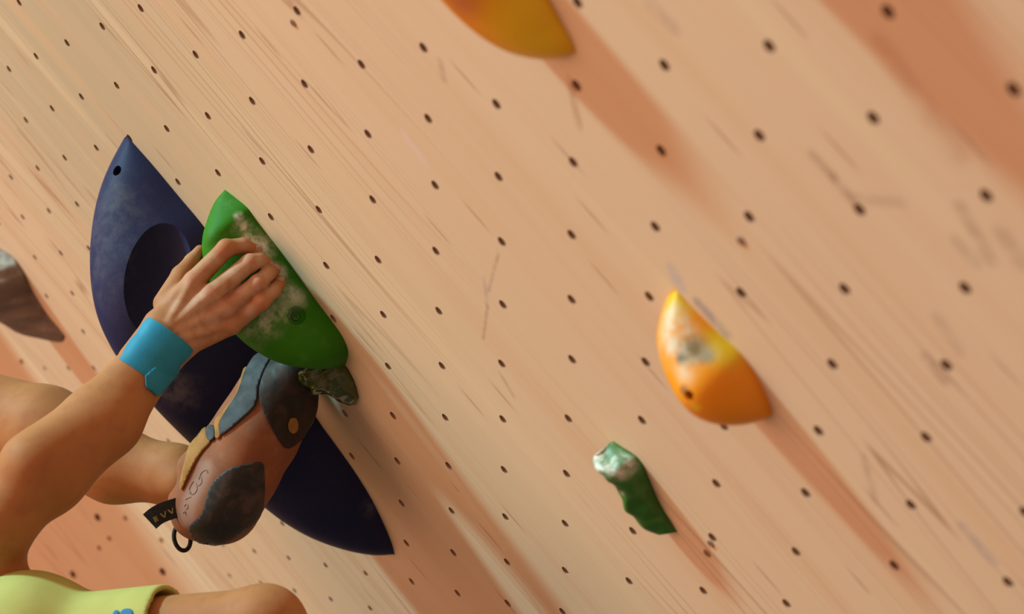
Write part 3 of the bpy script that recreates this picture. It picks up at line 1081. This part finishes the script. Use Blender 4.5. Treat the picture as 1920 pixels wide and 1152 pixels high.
# fingernails
NAIL = plain('fingernail', (0.42, 0.22, 0.15), 0.35, 0.5, 0.1, 80)
for nme, pts in H_.items():
    (a, ra), (b_, rb) = pts[2], pts[3]
    d = (b_ - a).normalized()
    tow = (CAM - b_).normalized()
    out = (tow - d * tow.dot(d)).normalized()
    # the nail sits on the outer, upper side of the tip
    out = (out + Vector((0, -.2, .5))).normalized()
    out = (out - d * out.dot(d)).normalized()
    sd = d.cross(out)
    c = b_ + d * rb * 0.15
    vs, fs = [], []
    nu, nv_ = 8, 8
    for i in range(nu + 1):
        for k in range(nv_ + 1):
            u = (i / nu - .5) * 2
            an = (k / nv_ - .5) * 2 * (0.85 * math.sqrt(max(0.05, 1 - 0.45 * u * u)))
            rr = rb * 1.045 - 0.0012 * max(0, u) ** 2
            vs.append(c + d * (u * 0.0052) + (out * math.cos(an) + sd * math.sin(an)) * rr)
    for i in range(nu):
        for k in range(nv_):
            m = nv_ + 1
            fs.append((i * m + k, i * m + k + 1, (i + 1) * m + k + 1, (i + 1) * m + k))
    o = adopt(link('fingernail', mesh('fingernail', vs, fs), NAIL), person)
    md = o.modifiers.new('thick', 'SOLIDIFY')
    md.thickness = 0.0012
    md.offset = 0

# blue wristband ---------------------------------------------------------
def band_mesh(p0, p1, ha0, hb0, ha1, hb1, n=40, m=8, thick=.0018):
    ax = (p1 - p0).normalized()
    s = ax.cross(FWD).normalized()
    w = s.cross(ax).normalized()
    vs, fs = [], []
    def ring(p, ha, hb):
        for k in range(n):
            a = 2 * math.pi * k / n
            ca, sa = math.cos(a), math.sin(a)
            e = 2 / 2.5
            vs.append(p + s * (ha * math.copysign(abs(ca) ** e, ca)) + w * (hb * math.copysign(abs(sa) ** e, sa)))
    for i in range(m + 1):
        t = i / m
        wob = 0.0008 * math.sin(i * 1.7)
        ring(p0.lerp(p1, t), ha0 + (ha1 - ha0) * t + wob, hb0 + (hb1 - hb0) * t + wob)
    for i in range(m + 1):
        t = 1 - i / m
        ring(p0.lerp(p1, t), ha0 + (ha1 - ha0) * t - thick, hb0 + (hb1 - hb0) * t - thick)
    R = 2 * (m + 1)
    for i in range(R):
        for k in range(n):
            j = (i + 1) % R
            fs.append((i * n + k, i * n + (k + 1) % n, j * n + (k + 1) % n, j * n + k))
    return mesh('wristband', vs, fs), s, w
BAND = plain('blue_tape', (0.016, 0.23, 0.39), 0.6, 0.25, 0.10, 30, 0.2)
bp0, bp1 = at(319, 629, 2.709), at(260, 706, 2.690)
me, bs, bw = band_mesh(bp0, bp1, .0365, .0275, .0350, .0290)
band = adopt(link('wristband', me, BAND), person)
band['label'] = 'bright blue tape wristband around the wrist'
me.set_sharp_from_angle(angle=math.radians(50))
# loose overlapping end of the tape
def px_patch(name, tree, poly, off, mat, parent, thick=.0015, grid=5.0, back=False, zmax=3.3, smooth_n=0, out_fallback=True):
    """piece of material lying on a modelled surface: outline given as seen, every point found on the surface itself"""
    if smooth_n:
        poly = smooth_poly(list(poly) + [poly[0]], smooth_n)[:-1]
    else:
        pm = sum(math.dist(a, b) for a, b in zip(poly, list(poly[1:]) + [poly[0]]))
        poly = smooth_poly(list(poly) + [poly[0]], int(pm / 3.5))[:-1]
    poly = [tuple(p) for p in poly]
    n = len(poly)
    pts = [Vector(p) for p in poly]
    xs = [p[0] for p in poly]; ys = [p[1] for p in poly]
    def inside(x, y):
        r = False
        for i in range(n):
            x1, y1 = poly[i]; x2, y2 = poly[i - 1]
            if (y1 > y) != (y2 > y) and x < (x2 - x1) * (y - y1) / (y2 - y1) + x1:
                r = not r
        return r
    gx = min(xs) + grid / 2
    while gx < max(xs):
        gy_ = min(ys) + grid / 2
        while gy_ < max(ys):
            if inside(gx, gy_) and min((gx - p[0]) ** 2 + (gy_ - p[1]) ** 2 for p in poly) > (grid * .4) ** 2:
                pts.append(Vector((gx, gy_)))
            gy_ += grid
        gx += grid
    vo, eo, fo, ov, oe, of = delaunay_2d_cdt(pts, [], [list(range(n))], 1, 1e-6)
    cx, cy = sum(xs) / n, sum(ys) / n
    vs = []
    for v in vo:
        h = None
        x, y = v.x, v.y
        for stp in range(60):
            d = ray(x, y).normalized()
            if back:
                h, nr, _, _ = tree.ray_cast(CAM + d * 4.2, -d)
            else:
                h, nr, _, _ = tree.ray_cast(CAM, d)
            if h is not None:
                if nr.dot(d) * (-1 if back else 1) > 0:
                    nr = -nr
                break
            x += (cx - x) * .015
            y += (cy - y) * .015
        if h is None:
            h, nr = at(cx, cy, 2.9), -FWD
        vs.append(h + nr * off)
    fs = [tuple(f) for f in fo]
    if back:
        fs = [f[::-1] for f in fs]
    me = mesh(name, vs, fs)
    o = adopt(link(name, me, mat), parent)
    md = o.modifiers.new('thick', 'SOLIDIFY')
    md.thickness = thick
    md.offset = 0
    return o
px_patch('tape_end', bvh_of(body), [(271, 706), (290, 690), (318, 680), (334, 690), (318, 714), (300, 735), (291, 742), (283, 734), (273, 727)], .0030, BAND, band, .0020, 4.0)

# lime shirt --------------------------------------------------------------
lo_ = np.min([list(J[k]) for k in ('ls', 'rs', 'le', 'hip', 'lhip')], 0) - 0.16
hi_ = np.max([list(J[k]) for k in ('ls', 'rs', 'le', 'hip', 'lhip')], 0) + 0.16
sf = Field(lo_, hi_, 0.004)
adl = (J['le'] - J['ls']).normalized()
cuff = at(322, 1196, 2.540)
cuff = J['ls'] + adl * (cuff - J['ls']).dot(adl)
sf.cone(J['ls'], .066, cuff + adl * .05, .0625, .02)
sf.ball(at(62, 1185, 2.58), .063, .02)
adr = (J['el'] - J['rs']).normalized()
sf.cone(J['rs'], .070, J['rs'] + adr * .12, .064, .02)
for a, b_ in ((J['ls'], J['lhip']), (J['rs'], J['hip']), (J['ls'], J['rs']), (J['hip'], J['lhip']), (sm, hm)):
    sf.cone(a + (b_ - a) * .06, .086, a + (b_ - a) * .94, .093, .06)
sf.keep_below(cuff, adl, 0.11, cuff)
sf.carve(cuff - adl * .03, .054, cuff + adl * .03, .0575)
V3, Q3 = sf.surface()
V3 = relax(V3, Q3, 2, 0.5)
def shirt_mat():
    t = NT('lime_jersey')
    p = t.pos()
    n1 = t.noise(p, 25, 2)
    c = t.mix(t.ramp(n1, 0.3, 0.7), (0.45, 0.42, 0.125), (0.49, 0.46, 0.14))
    t.bump(t.noise(p, 900, 1), 0.15, 0.0005)
    return t.done(c, 0.8, 0.15)
shirt = adopt(link('shirt', np_mesh('shirt', V3, Q3), shirt_mat()), person)
shirt['label'] = 'lime green short-sleeved shirt'
ts = bvh_of(shirt)
PRINT = plain('blue_print', (0.03, 0.16, 0.32), 0.7, 0.2, 0.1)
for poly in ([(212, 1152), (216, 1146), (222, 1146), (224, 1152), (224, 1170), (212, 1170)], [(226, 1150), (232, 1144), (243, 1143), (249, 1148), (249, 1170), (226, 1170)]):
    px_patch('sleeve_print', ts, poly, .0008, PRINT, shirt, .0008, 4.0)

# climbing shoe ------------------------------------------------------------
def Z3(x, y):
    return (250 + x / 2.88, 660 + y / 2.88)
SZ = 2.900
lo_ = np.min([list(at(330, 1040, SZ)), list(at(600, 640, SZ)), list(at(330, 800, SZ)), list(at(600, 900, SZ))], 0) - 0.08
hi_ = np.max([list(at(330, 1040, SZ)), list(at(600, 640, SZ)), list(at(330, 800, SZ)), list(at(600, 900, SZ))], 0) + 0.08
shf = Field(lo_, hi_, 0.0018)
axf = (at(545, 722, SZ) - at(412, 948, SZ)).normalized()
for dz in (-.006, .008):
    shf.cone(at(414, 946, SZ + dz), .0525, at(450, 880, SZ + dz), .0520, .012)
    shf.cone(at(450, 880, SZ + dz), .0500, at(482, 818, SZ + dz), .0530, .012)
    shf.cone(at(482, 818, SZ + dz), .0530, at(524, 748, SZ + dz), .0495, .012)
    shf.cone(at(524, 748, SZ + dz), .0490, at(553, 706, SZ - .020 + dz), .0320, .012)
shf.cone(at(440, 800, SZ), .029, at(500, 696, SZ), .024, .012)
shf.cone(at(358, 948, SZ), .018, at(366, 975, SZ), .018, .03)
shf.cone(at(350, 930, SZ), .018, at(352, 965, SZ), .016, .03)
shf.cone(at(405, 838, SZ), .026, at(372, 882, SZ), .030, .02)
V4, Q4 = shf.surface()
V4 = relax(V4, Q4, 2, 0.5)
def upper_mat():
    t = NT('orange_suede')
    p = t.pos()
    n1 = t.noise(p, 30, 4)
    c = t.mix(t.ramp(n1, 0.3, 0.7), (0.30, 0.105, 0.045), (0.24, 0.09, 0.046))
    side = at(*Z3(315, 770), 2.865)
    a, b_ = at(*Z3(275, 900), 2.86), at(*Z3(400, 640), 2.86)
    m = t.seg(p, a, b_, .007, .014)
    c = t.mix(t.math('MULTIPLY', m, 0.75), c, (0.34, 0.20, 0.16))
    c = t.mix(t.ramp(t.noise(p, 70, 4), 0.5, 0.75, 0, 0.4), c, (0.28, 0.17, 0.13))
    t.bump(t.noise(p, 600, 2), 0.3, 0.0006)
    return t.done(c, 0.75, 0.2)
shoe = adopt(link('climbing_shoe', np_mesh('climbing_shoe', V4, Q4), upper_mat()), person)
shoe['label'] = 'worn orange and black climbing shoe standing on the small foothold'
tsh = bvh_of(shoe)
def rubber(name, col, chalk):
    t = NT(name)
    p = t.pos()
    n1 = t.noise(p, 28, 5, 0.6, 0.6)
    c = t.mix(t.ramp(n1, 0.42, 0.68, 0, chalk), col, (0.20, 0.12, 0.085))
    c = t.mix(t.ramp(t.noise(t.scale(p, (60, 60, 20)), 1.0, 3), 0.5, 0.65, 0, 0.6), c, (0.02, 0.02, 0.022))
    return t.done(c, t.ramp(n1, 0.35, 0.6, 0.42, 0.7), 0.3)
RUB = rubber('scuffed_black_rubber', (0.028, 0.027, 0.028), 0.36)
RUBT = rubber('brown_black_rubber', (0.016, 0.011, 0.009), 0.18)
GREYB = plain('blue_grey_leather', (0.045, 0.053, 0.062), 0.7, 0.3, 0.3, 60, 0.3)
YEL = plain('ochre_lining', (0.33, 0.155, 0.045), 0.75, 0.2, 0.2, 40, 0.2)
BLK = plain('black_webbing', (0.016, 0.014, 0.014), 0.7, 0.3, 0.3, 200, 0.3)
GOLD = plain('gold_thread', (0.30, 0.20, 0.04), 0.6, 0.3, 0.2)
heel_poly = [Z3(*q) for q in ((303, 940), (340, 905), (372, 868), (392, 800), (410, 745), (445, 690), (520, 632), (600, 608), (692, 598), (704, 660), (706, 740), (700, 810), (694, 850), (672, 900), (640, 932), (600, 965), (560, 992), (480, 1034), (400, 1042), (345, 1020), (310, 985))]
px_patch('heel_rubber', tsh, heel_poly, .0010, RUB, shoe, .0022, 5.0)
px_patch('heel_rubber', tsh, heel_poly, .0010, RUB, shoe, .0022, 6.0, back=True)
toe_poly = [Z3(*q) for q in ((735, 45), (800, 10), (880, 20), (950, 80), (992, 180), (992, 240), (985, 320), (945, 420), (885, 490), (832, 520), (795, 492), (735, 392), (695, 305), (676, 220), (690, 130))]
tp = px_patch('toe_rubber', tsh, toe_poly, .0010, RUBT, shoe, .0022, 5.0)
px_patch('toe_rubber', tsh, toe_poly, .0010, RUBT, shoe, .0022, 6.0, back=True)
tt = bvh_of(tp)
px_patch('worn_patch', tt, [Z3(*q) for q in ((845, 358), (872, 355), (885, 385), (882, 420), (858, 440), (838, 425), (832, 395))], .0024, YEL, shoe, .0006, 3.0, smooth_n=24)
strap_poly = [Z3(*q) for q in ((720, 20), (690, 8), (655, 38), (612, 110), (588, 180), (560, 245), (505, 332), (478, 385), (480, 448), (500, 440), (570, 382), (660, 292), (682, 180), (712, 100), (738, 45))]
px_patch('closure_strap', tsh, strap_poly, .0022, GREYB, shoe, .0030, 4.0)
edge_poly = [Z3(*q) for q in ((608, 90), (588, 150), (560, 235), (490, 330), (450, 378), (452, 468), (478, 455), (474, 392), (508, 330), (572, 235), (600, 165), (624, 92))]
px_patch('strap_piping', tsh, edge_poly, .0022, YEL, shoe, .0028, 3.5)
px_patch('strap_end', tsh, [Z3(*q) for q in ((404, 425), (424, 402), (444, 405), (450, 440), (444, 470), (424, 485), (408, 470))], .0028, GREYB, shoe, .0034, 3.0)
collar_poly = [Z3(*q) for q in ((398, 412), (350, 440), (312, 505), (288, 580), (268, 660), (258, 730), (268, 745), (292, 690), (330, 610), (372, 545), (420, 490), (404, 460))]
px_patch('collar_lining', tsh, collar_poly, .0016, YEL, shoe, .0030, 4.0)
# stitched word on the heel side: rounded strokes, upside down as the foot points up
def stroke(name, pts, r, mat, tree, parent, off=.0008, n=26):
    out = []
    for x, y in smooth_poly(pts, n):
        h, nr = hit(tree, x, y)
        if h is not None:
            out.append(h + nr * off)
    if len(out) > 2:
        return adopt(link(name, mesh(name, *tube(out, r, 6)), mat), parent)
INK = plain('grey_blue_lettering', (0.24, 0.185, 0.17), 0.7, 0.2, 0.2)
for pts in ([(355, 690), (362, 665), (378, 645), (398, 640), (402, 655)], [(352, 725), (366, 712), (370, 690), (362, 672)],
            [(300, 760), (318, 772), (340, 755), (345, 728), (338, 710)], [(325, 700), (312, 720), (303, 745), (312, 765)],
            [(282, 800), (295, 790), (312, 785)], [(276, 835), (286, 822), (296, 832), (290, 848), (278, 845)], [(268, 870), (280, 862), (284, 880)]):
    stroke('lettering', [Z3(*q) for q in pts], .0006, INK, tsh, shoe, .0003)
# pull tab: folded black ribbon with gold weave
def ribbon(path_px, zs, half, thick, name, mat, parent):
    pts = [at(x, y, z) for (x, y), z in zip(path_px, zs)]
    vs, fs = [], []
    for i, p in enumerate(pts):
        a = pts[max(0, i - 1)]; b_ = pts[min(len(pts) - 1, i + 1)]
        t = (b_ - a).normalized()
        w = t.cross(FWD).normalized()
        nn = w.cross(t).normalized()
        for sw_, sn in ((1, 1), (-1, 1), (-1, -1), (1, -1)):
            vs.append(p + w * half * sw_ + nn * thick * sn)
    for i in range(len(pts) - 1):
        for k in range(4):
            fs.append((i * 4 + k, i * 4 + (k + 1) % 4, i * 4 + 4 + (k + 1) % 4, i * 4 + 4 + k))
    fs.append((0, 1, 2, 3)); fs.append(tuple((len(pts) - 1) * 4 + k for k in (3, 2, 1, 0)))
    return adopt(link(name, mesh(name, vs, fs), mat, smooth=False), parent)
pl = [Z3(88, 918), Z3(120, 890), Z3(160, 868), Z3(205, 852), Z3(250, 838), Z3(285, 826)]
tab = ribbon(smooth_poly(pl, 14), np.linspace(2.868, 2.875, 14), .0132, .0012, 'pull_tab', BLK, shoe)
# gold woven letters on the tab
def glyph(polys, org, ux, uy, mat, parent, name):
    for pg in polys:
        vs = [org + ux * x + uy * y for x, y in pg] 
        nn = ux.cross(uy).normalized() * .0005
        n = len(vs)
        me = mesh(name, [v + nn for v in vs] + [v - nn for v in vs], [tuple(range(n)), tuple(range(2 * n - 1, n - 1, -1))] + [(k, n + k, n + (k + 1) % n, (k + 1) % n) for k in range(n)])
        adopt(link(name, me, mat, smooth=False), parent)
o0 = at(*Z3(112, 905), 2.8675)
e1 = (at(*Z3(205, 858), 2.870) - o0)
e2 = (at(*Z3(128, 938), 2.8675) - o0)
o0 = o0 - FWD * .0022 - e2 * .42
glyph([[(0, .1), (.09, .1), (.09, .9), (0, .9)], [(.13, .1), (.20, .1), (.20, .9), (.13, .9)],
       [(.02, .4), (.2, .4), (.2, .6), (.02, .6)],
       [(.40, .1), (.48, .1), (.60, .9), (.52, .9)], [(.68, .1), (.76, .1), (.60, .9), (.54, .9)],
       [(.84, .1), (.92, .1), (1.04, .9), (.96, .9)], [(1.1, .1), (1.16, .1), (1.04, .9), (.98, .9)]], o0, e1, e2, GOLD, tab, 'woven_letter')
# heel loop
lc = at(*Z3(262, 1018), 2.90)
lp = []
for k in range(28):
    a = 2 * math.pi * k / 28
    lp.append(at(*Z3(264 + 44 * math.cos(a) + 8 * math.sin(a), 1006 + 68 * math.sin(a)), 2.905 + .004 * math.cos(a)))
adopt(link('heel_loop', mesh('heel_loop', *tube(lp, .0031, 8, True, 1.0, FWD)), BLK), shoe)
